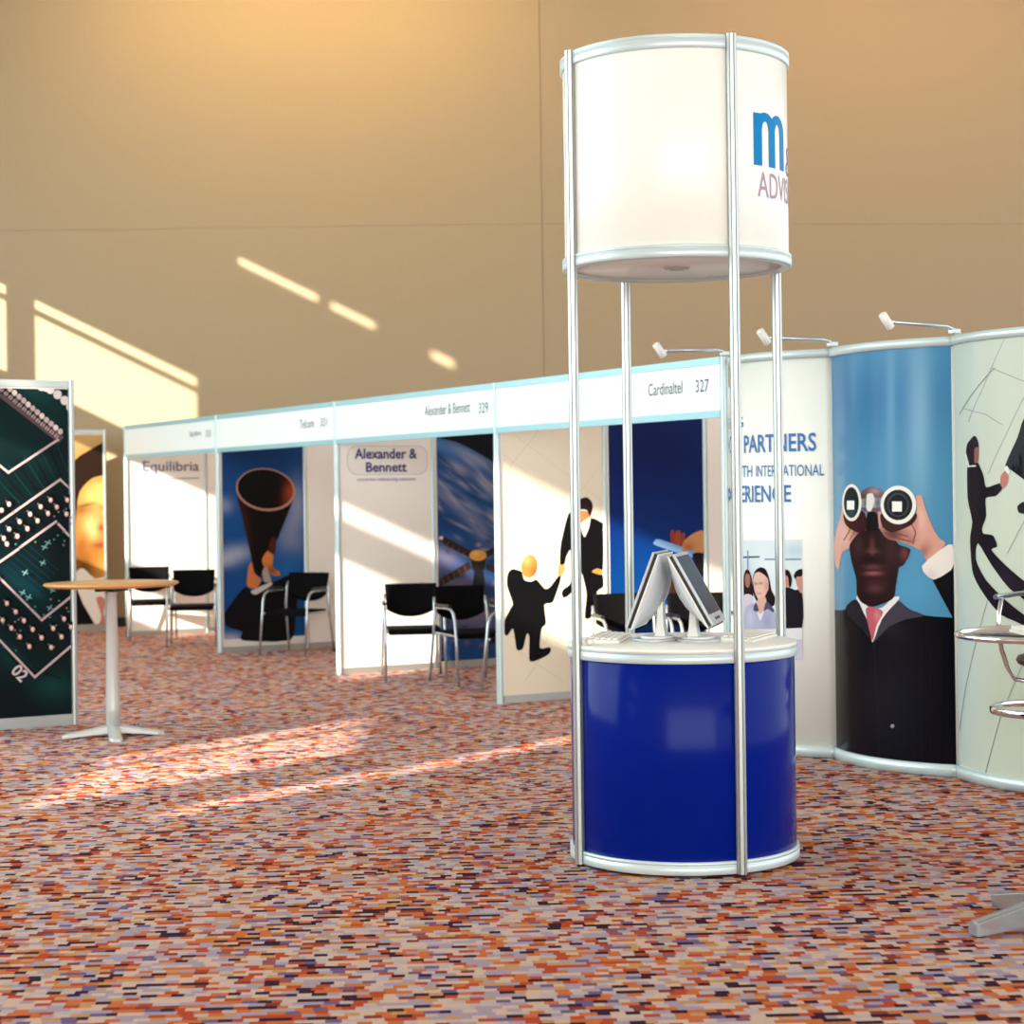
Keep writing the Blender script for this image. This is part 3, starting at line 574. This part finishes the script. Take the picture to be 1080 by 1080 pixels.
# --- handshake seen from above with long shadows
p = Print(A3, (1000, 330, .3055)); p.fill((204, 212, 196), [(60, 200, 60, 300, (186, 204, 200), .6, 0), (180, 700, 120, 300, (212, 218, 200), .6, 0), (200, 1350, 120, 200, (196, 204, 180), .6, 0), (60, 1200, 60, 300, (190, 208, 210), .6, 0)], .05)
for l in (((195, 60), (120, 260), (70, 375)), ((300, 215), (200, 420), (138, 555)), ((150, 190), (300, 250)), ((55, 330), (130, 350), (185, 385)), ((330, 600), (205, 830)), ((140, 980), (115, 1070), (60, 1300), (40, 1440)), ((300, 1120), (180, 1400), (130, 1600)), ((40, 350), (160, 190))): p.line(l, 2.4, (140, 150, 152))
ds = (26, 22, 32)
p.poly([(68, 520), (100, 512), (122, 560), (132, 602), (178, 588), (188, 606), (165, 632), (130, 640), (132, 700), (118, 742), (122, 762), (155, 768), (170, 806), (150, 818), (200, 872), (262, 925), (420, 1040), (420, 1130), (262, 990), (210, 950), (150, 870), (104, 795), (96, 850), (130, 920), (200, 992), (262, 1042), (420, 1150), (420, 1190), (262, 1080), (180, 1040), (110, 950), (84, 890), (76, 780), (84, 720), (68, 640)], ds, [(200, 940, 80, 60, (44, 32, 48), .7, 30)], .02, smooth=1)
p.poly([(64, 500), (66, 455), (92, 424), (106, 452), (104, 505), (88, 526)], (30, 24, 34)); p.poly([(92, 470), (106, 465), (105, 510), (92, 518)], (150, 90, 86)); p.line([(62, 490), (72, 530), (94, 528)], 5, (226, 230, 222))
p.poly([(262, 365), (240, 430), (198, 525), (206, 550), (236, 505), (262, 470), (262, 575), (330, 640), (420, 640), (420, 330), (320, 320)], ds, smooth=1); p.poly([(182, 565), (198, 545), (208, 565), (204, 590), (190, 606), (182, 592)], (196, 120, 108)); p.poly([(194, 536), (204, 528), (214, 546), (206, 556)], (232, 232, 226), smooth=1)
p.poly([(240, 668), (262, 652), (330, 650), (330, 690), (250, 692)], ds); p.build(pn3, m=INKG)

# spotlights on arms above the panels
def spot(label, base, tip):
    t = thing('spotlight', label, 'spotlight', base, 0, 'arm spotlights above the banners'); b = Vector(base); e = Vector(tip); d = (e-b).normalized()
    MB().tube([b+Vector((0, 0, .0)), b+Vector((0, 0, .02)), b+d*.06+Vector((0, 0, .032)), e], .012, 10).build('arm', STEEL, t)
    MB().box(b+Vector((0, 0, .012)), (.06, .04, .03), math.atan2(d.y, d.x)).build('clamp', ALU, t, .004)
    MB().tube([e, e+d*.03-Vector((0, 0, .005))], .012, 10).build('knuckle', CHROME, t)
    ax = Vector((-.42, -.20, .62)).normalized(); c = e+d*.05
    hd = MB().tube([c-ax*.05, c-ax*.047, c+ax*.044, c+ax*.05], .03, 20, rads=[.02, .024, .024, .017]).build('lamp_head', PLASW, t)
    MB().tube([c-ax*.0515, c-ax*.049], .017, 16).build('reflector', CHROME, hd)
for lab, b, tip in (('white spotlight on an arm above the Cardinaltel fascia', (1.38, 12.29, 2.505), (.985, 12.08, 2.525)), ('white spotlight on an arm above the local partners banner', (1.955, 11.62, 2.505), (1.555, 11.42, 2.545)), ('white spotlight on an arm above the binoculars banner', (2.505, 10.79, 2.505), (2.12, 10.58, 2.555))): spot(lab, b, tip)

# ============================================================ FREE PANELS ON THE LEFT
def free_panel(label, a, n_dir, w, corner):
    S = Flat(a, n_dir, w, .07, 2.44); t = thing('graphic_stand', label, 'graphic stand', (a[0], a[1], 0)); rz = math.atan2(S.d.y, S.d.x)
    m = S.pt(w/2, 1.25); pn = MB().box(m, (w-.04, .012, 2.40), rz).build('panel', CREAM, t)
    MB().box(S.pt(w/2, 2.475), (w-.03, .03, .05), rz).build('top_rail', ALU, t); MB().box(S.pt(w/2, .04), (w-.03, .03, .08), rz).build('bottom_rail', ALU, t)
    for u in (0, w): q = S.pt(u, 0); profile((q.x, q.y), rz, 0, 2.505, .024).build('post', ALU, t)
    S.p = S.p+S.n*.006; return S, pn
S, pn = free_panel('tall panel printed with a dark green circuit board, at the left edge', (-4.07, 13.435), (.868, .496), 1.0, 0)
p = Print(S, (0, 390, .1852)); K = 1080
p.fill((2, 20, 22), [(250, 200, 200, 160, (2, 46, 44), .7, 30), (200, 480, 260, 60, (2, 38, 38), .7, 40), (330, 950, 140, 90, (2, 12, 20), .8, 40), (150, K+180, 200, 60, (4, 50, 60), .6, 45), (60, K+780, 200, 120, (2, 8, 10), .9, 0), (300, K+720, 120, 80, (4, 60, 56), .7, 0), (60, K+560, 120, 60, (3, 54, 54), .6, 45), (380, K+600, 60, 60, (4, 24, 24), .7, 0), (-200, 400, 200, 300, (4, 50, 48), .7, 0), (-200, 1500, 200, 300, (4, 40, 44), .7, 0)], .03)
for k in range(7): p.line([(150-k*22, K-90+k*26), (330-k*22, K+60+k*26)], 6, (4, 40, 56))
for k in range(9): p.line([(-40+k*44, 600-k*26), (110+k*34, 760-k*22)], 7, (2, 8, 12) if k % 2 else (3, 48, 48))
for k in range(8): p.line([(10+k*36, K+520+k*18), (90+k*36, K+620+k*8)], 8, (2, 8, 10) if k % 2 else (3, 40, 40))
TR = (196, 170, 172)
p.line([(-40, 75), (330, 385)], 46, (92, 72, 76))
for k in range(14): x = -20+k*26; y = 92+k*22; p.ell(x, y, 13, 13, (176, 148, 150)); p.ell(x+22, y-26, 15, 17, (196, 170, 170) if k % 3 else (226, 206, 200)); p.line([(x-8, y+12), (x+12, y-14)], 5, (60, 40, 44))
for x, y in ((235, 95), (262, 100), (285, 112), (325, 142), (365, 175), (398, 212), (410, 330)): p.ell(x, y, 24, 26, (224, 212, 208))
for l in (((-200, 390), (45, 585), (325, 400)), ((-300, 1080), (0, 865), (340, 625), (398, 676)), ((-300, 1300), (0, 1092), (100, 1022)), ((112, 1010), (315, 865)), ((330, 880), (362, 912)), ((372, 925), (398, 950)), ((-300, K-180), (0, K+110), (235, K+345), (398, K+214)), ((-300, K+160), (0, K+465), (195, K+670), (398, K+496))): p.line(l, 13, TR)
dots = [(48, 765), (285, 742), (380, 742), (228, 780), (320, 782), (168, 822), (270, 818), (375, 822), (108, 865), (210, 860), (48, 908), (152, 905), (95, 948), (35, 992), (18, 960), (5, 800)]+[(x, y+K) for x, y in ((35, 250), (85, 298), (132, 348), (182, 398), (232, 445), (287, 500), (298, 392), (360, 338), (345, 440), (400, 385), (10, 345), (60, 390), (108, 440), (162, 495))]
dots += [(-50-random.random()*250, 700+random.random()*900) for _ in range(24)]
for x, y in dots: p.ell(x+9, y-9, 22, 24, (1, 6, 8)); p.line([(x-16, y-18), (x, y)], 8, (130, 96, 98)); p.ell(x, y, 12, 15, (214, 172, 160), n=14); p.ell(x-2, y-3, 6, 7, (246, 228, 218), n=10)
for k in range(40): x, y = random.uniform(0, 400), random.choice((random.uniform(780, 1000), random.uniform(K+220, K+520))); p.ell(x, y, 6, 6, (70, 130, 130) if k % 2 else (150, 110, 110), n=8)
for x, y in ((135, 75+K), (235, 20+K), (120, 190+K), (275, 275+K), (290, 175+K), (265, 985), (245, 1010), (155, 215+K)): p.line([(x-14, y-6), (x+14, y+4)], 8, (90, 140, 140)); p.line([(x-8, y+12), (x+10, y-14)], 6, (120, 160, 158))
p.build(pn); u, z = S.inv(*p.px((105, K+645))); lettering(S, pn, [('02', u-.055, u+.055, z-.045, z+.045, (206, 186, 186), .02, math.radians(-48))], off=.0015+.00008*(p.layer+2))
S, pn = free_panel('tall panel printed with a close-up face of a person, near the back wall', (-5.96, 23.46), (.868, .496), 1.0, 0)
p = Print(S, (0, 390, .1852)); p.fill((176, 136, 84), [(520, 380, 200, 60, (200, 164, 108), .7, 0)], .05)
p.poly([(330, 1400), (330, 1000), (420, 830), (440, 660), (480, 590), (640, 560), (700, 700), (640, 1150), (600, 1300), (500, 1420)], (176, 112, 48), [(580, 720, 120, 90, (250, 206, 120), .8, 0), (470, 800, 60, 24, (120, 70, 30), .8, -5), (490, 770, 60, 10, (70, 36, 14), .8, -12), (600, 790, 50, 16, (110, 60, 26), .7, 20), (520, 900, 50, 70, (252, 220, 150), .7, 0), (575, 900, 26, 26, (110, 54, 22), .8, 0), (575, 1000, 60, 22, (130, 50, 36), .85, 0), (460, 1000, 30, 90, (150, 86, 36), .7, 20), (480, 1150, 60, 120, (96, 54, 22), .8, 0), (590, 1150, 60, 90, (230, 160, 80), .6, 0)], .02)
p.poly([(300, 1250), (360, 700), (400, 560), (440, 500), (520, 450), (600, 410), (720, 420), (720, 600), (600, 600), (520, 620), (450, 700), (430, 860), (420, 1100), (400, 1250)], (40, 26, 20), smooth=1)
p.poly([(425, 1180), (470, 1130), (540, 1190), (640, 1190), (640, 1500), (430, 1500)], (240, 232, 220), smooth=1); p.poly([(300, 1230), (430, 1230), (470, 1330), (540, 1500), (300, 1500)], (20, 16, 20), smooth=0)
p.poly([(545, 1305), (575, 1290), (600, 1320), (588, 1380), (604, 1440), (600, 1500), (555, 1500), (575, 1400)], (206, 136, 120), smooth=1); p.build(pn)

# ============================================================ BISTRO TABLE
tx, ty = -2.77, 13.2
t = thing('bistro_table', 'tall round bistro table with wooden top and silver pedestal', 'table', (tx, ty, 0))
MB().lathe([(.001, 1.035), (.435, 1.035), (.452, 1.046), (.46, 1.052), (.452, 1.062), (.001, 1.062)], 72, (tx, ty, 0), False).build('tabletop', WOOD, t)
MB().lathe([(.001, .04), (.05, .04), (.048, .2), (.036, .98), (.04, .985), (.04, 1.0), (.001, 1.0)], 32, (tx, ty, 0), False).build('column', SILV, t)
MB().box((tx, ty, 1.018), (.22, .05, .034), .5).box((tx, ty, 1.018), (.05, .22, .034), .5).build('top_bracket', BLKP, t)
for k in range(4):
    a = math.radians(-75+90*k); d = Vector((math.cos(a), math.sin(a), 0)); s = Vector((-d.y, d.x, 0)); fr, bk = [], []
    for r_, z1, z0, w in ((.0, .085, .03, .04), (.08, .075, .025, .04), (.2, .052, .014, .042), (.3, .034, .004, .046), (.345, .022, 0, .03)):
        c = Vector((tx, ty, 0))+d*r_; fr.append([c+s*w*q+Vector((0, 0, z1-.012*q*q)) for q in (-1, -.5, 0, .5, 1)]); bk.append([c+s*w*q+Vector((0, 0, z0)) for q in (-1, -.5, 0, .5, 1)])
    MB().slab(fr, bk).build('foot', SILV, t)

# ============================================================ CHAIRS
def make_chair(label, loc, rz):
    t = thing('stacking_chair', label, 'chair', (0, 0, 0), 0, 'black booth chairs')
    fr, bk = [], []
    for i in range(7):
        fi = i/6; rowf, rowb = [], []
        for k in range(13):
            s = k/6-1; zb = .53+.07*abs(s)**2.2; z = zb+(.83-zb)*fi; y = .235+.05*fi-.035*(1-s*s)*-1; x = s*(.235-.012*(1-fi)); rowf.append((x, y, z)); rowb.append((x, y+.022, z))
        fr.append(rowf); bk.append(rowb)
    MB().slab(fr, bk).build('backrest', BLACK, t)
    fr = [[(x*.23, -.23+.46*j/6, .455-.012*math.cos(x*PI/2)*math.sin(PI*j/6)-(.02 if j == 0 else 0)) for x in (-1, -.6, -.2, .2, .6, 1)] for j in range(7)]
    bk = [[(p[0], p[1], p[2]-.035) for p in r] for r in fr]; MB().slab(fr, bk).build('seat', BLACK, t)
    for sx in (-1, 1):
        x = sx*.262
        MB().tube([(x*1.02, -.30, 0), (x, -.25, .4), (x, -.225, .56), (x, -.195, .62), (x, -.14, .65), (x, -.05, .655), (x, .2, .655)], .0125, 10).build('leg', STEEL, t)
        MB().tube([(x*1.02, .33, 0), (x, .275, .3), (x*.98, .245, .5), (x*.95, .255, .66), (x*.92, .275, .74)], .0125, 10).build('leg', STEEL, t)
        MB().tube([(x, -.13, .67), (x, -.10, .674), (x, .16, .674), (x, .19, .668)], .016, 8).build('armrest', BLKP, t)
        MB().tube([(x, -.25, .425), (x*.9, -.2, .425), (x*.9, .22, .425), (x, .255, .425)], .011, 8).build('seat_rail', STEEL, t)
    t.location = loc; t.rotation_euler = (0, 0, rz); t['label'] = label; return t
def yaw_of(fx, fy): return math.atan2(fy, fx)+PI/2          # chair front is local -Y
c0 = make_chair('black chair against the Alexander and Bennett lettering panel', (-.90, 17.14, 0), yaw_of(.12, -.99))
for lab, loc, f in (('black chair in front of the earth panel', (-.36, 16.62, 0), (.42, -.9)), ('black chair half hidden behind the post beside the earth panel', (.13, 15.88, 0), (-.75, -.65)),
                    ('black chair in front of the giant megaphone panel', (-2.27, 19.98, 0), (-.38, -.92)), ('black chair at the left of the Equilibria panel', (-4.22, 22.3, 0), (.25, -.97)),
                    ('black chair at the right of the Equilibria panel', (-3.55, 21.2, 0), (.1, -.99)), ('black chair at the left foot of the blue panel, behind the counter', (.92, 14.92, 0), (.2, -.98)), ('black chair at the right foot of the blue panel, behind the counter', (1.50, 14.9, 0), (.2, -.98))):
    dup(c0, loc, yaw_of(*f), lab)

# ============================================================ BAR TABLE AND STOOL AT THE RIGHT EDGE
bx, by, br = 2.0, 7.1, .355
t = thing('bar_table', 'round glass bar table with chrome rim and star foot, at the right edge', 'table', (bx, by, 0))
MB().lathe([(.001, 1.083), (br-.006, 1.083), (br-.006, 1.093), (.001, 1.093)], 72, (bx, by, 0), False).build('glass_top', GLASSM, t)
MB().lathe([(br-.008+.013*math.cos(a), 1.088+.012*math.sin(a)) for a in [2*PI*k/12 for k in range(12)]], 72, (bx, by, 0)).build('rim', CHROME, t)
MB().lathe([(.001, .03), (.034, .03), (.034, 1.06), (.11, 1.075), (.11, 1.0825), (.001, 1.0825)], 32, (bx, by, 0), False).build('column', CHROME, t)
a0 = math.atan2(6.963-by, 1.651-bx)
for k in range(4):
    a = a0-k*PI/2; d = Vector((math.cos(a), math.sin(a), 0)); s = Vector((-d.y, d.x, 0)); fr, bk = [], []
    for r_, z1, z0, w in ((.0, .125, .05, .032), (.1, .118, .03, .032), (.36, .064, .008, .030), (.372, .060, .008, .026)):
        c = Vector((bx, by, 0))+d*r_; fr.append([c+s*w*q+Vector((0, 0, z1-.01*q*q)) for q in (-1, -.6, 0, .6, 1)]); bk.append([c+s*w*q+Vector((0, 0, z0)) for q in (-1, -.6, 0, .6, 1)])
    ft = MB().slab(fr, bk).build('foot', STEEL, t); c = Vector((bx, by, 0))+d*.345
    MB().lathe([(.001, 0), (.018, 0), (.018, .014), (.001, .014)], 16, (c.x, c.y, 0), False).build('glide', BLKP, ft)
for k, (lab, dx, rz) in enumerate((('lower booklet of the pair lying on the glass bar table', -.025, .05), ('upper booklet of the pair lying on the glass bar table', -.02, .0))):
    o = MB().box((0, 0, .006), (.24, .17, .012)).build('booklet', PAPER, None, .002); o.location = (bx+dx, by-.02, 1.0945+.0128*k); o.rotation_euler = (0, 0, rz); tag(o, lab, 'booklet', 'booklets on the bar table')
sx, sy = 2.72, 9.62
t = thing('bar_stool', 'chrome bar stool with brown leather seat and round foot ring, at the right edge', 'stool', (sx, sy, 0))
MB().lathe([(.001, .735), (.15, .73), (.185, .745), (.195, .765), (.185, .785), (.14, .80), (.001, .80)], 48, (sx, sy, 0), False).build('seat', LEATHER, t)
MB().lathe([(.318+.010*math.cos(a), .515+.020*math.sin(a)) for a in [2*PI*k/12 for k in range(12)]], 64, (sx, sy, 0)).build('foot_ring', CHROME, t)
MB().lathe([(.001, .14), (.03, .14), (.03, .70), (.09, .72), (.09, .735), (.001, .735)], 24, (sx, sy, 0), False).build('column', CHROME, t)
for k in range(3): a = math.radians(100+120*k); MB().tube([(sx+.02*math.cos(a), sy+.02*math.sin(a), .515), (sx+.31*math.cos(a), sy+.31*math.sin(a), .515)], .009, 8).build('ring_spoke', CHROME, t)
for k in range(4):
    a = math.radians(205+90*k); c = lambda r_, z: (sx+r_*math.cos(a), sy+r_*math.sin(a), z)
    lg = MB().tube([c(.02, .17), c(.09, .165), c(.135, .13), c(.148, .06), c(.15, .012)], .014, 10).build('leg', CHROME, t)
    MB().lathe([(.001, 0), (.034, 0), (.034, .008), (.018, .022), (.001, .022)], 20, c(.15, 0), False).build('glide', CHROME, lg)
fv = Vector((-.6, -.8, 0)); rv = Vector((.8, -.6, 0)); sc_ = Vector((sx, sy, 0))       # the stool faces left and forward
for sgn in (-1, 1):
    q = lambda a, z, w=.21: sc_+rv*sgn*w+fv*a+Vector((0, 0, z))
    MB().tube([q(.17, 1.08), q(.21, 1.0), q(.215, .92), q(.18, .82), q(.11, .73), q(.02, .66), q(-.03, .64, .12), q(-.02, .63, .02)], .012, 10).build('arm_support', CHROME, t)
    MB().tube([q(.25, 1.088), q(.24, 1.09), q(-.2, 1.09)], .013, 10).build('armrest', STEEL, t)
g = lambda w, a, z: sc_+rv*w+fv*a+Vector((0, 0, z))
ws = [-.2+.4*k/10 for k in range(11)]
MB().slab([[g(w, -.21-.05*(1-(w/.2)**2), z) for w in ws] for z in (.95, 1.0, 1.08, 1.15)], [[g(w, -.235-.05*(1-(w/.2)**2), z) for w in ws] for z in (.95, 1.0, 1.08, 1.15)]).build('backrest', LEATHER, t)
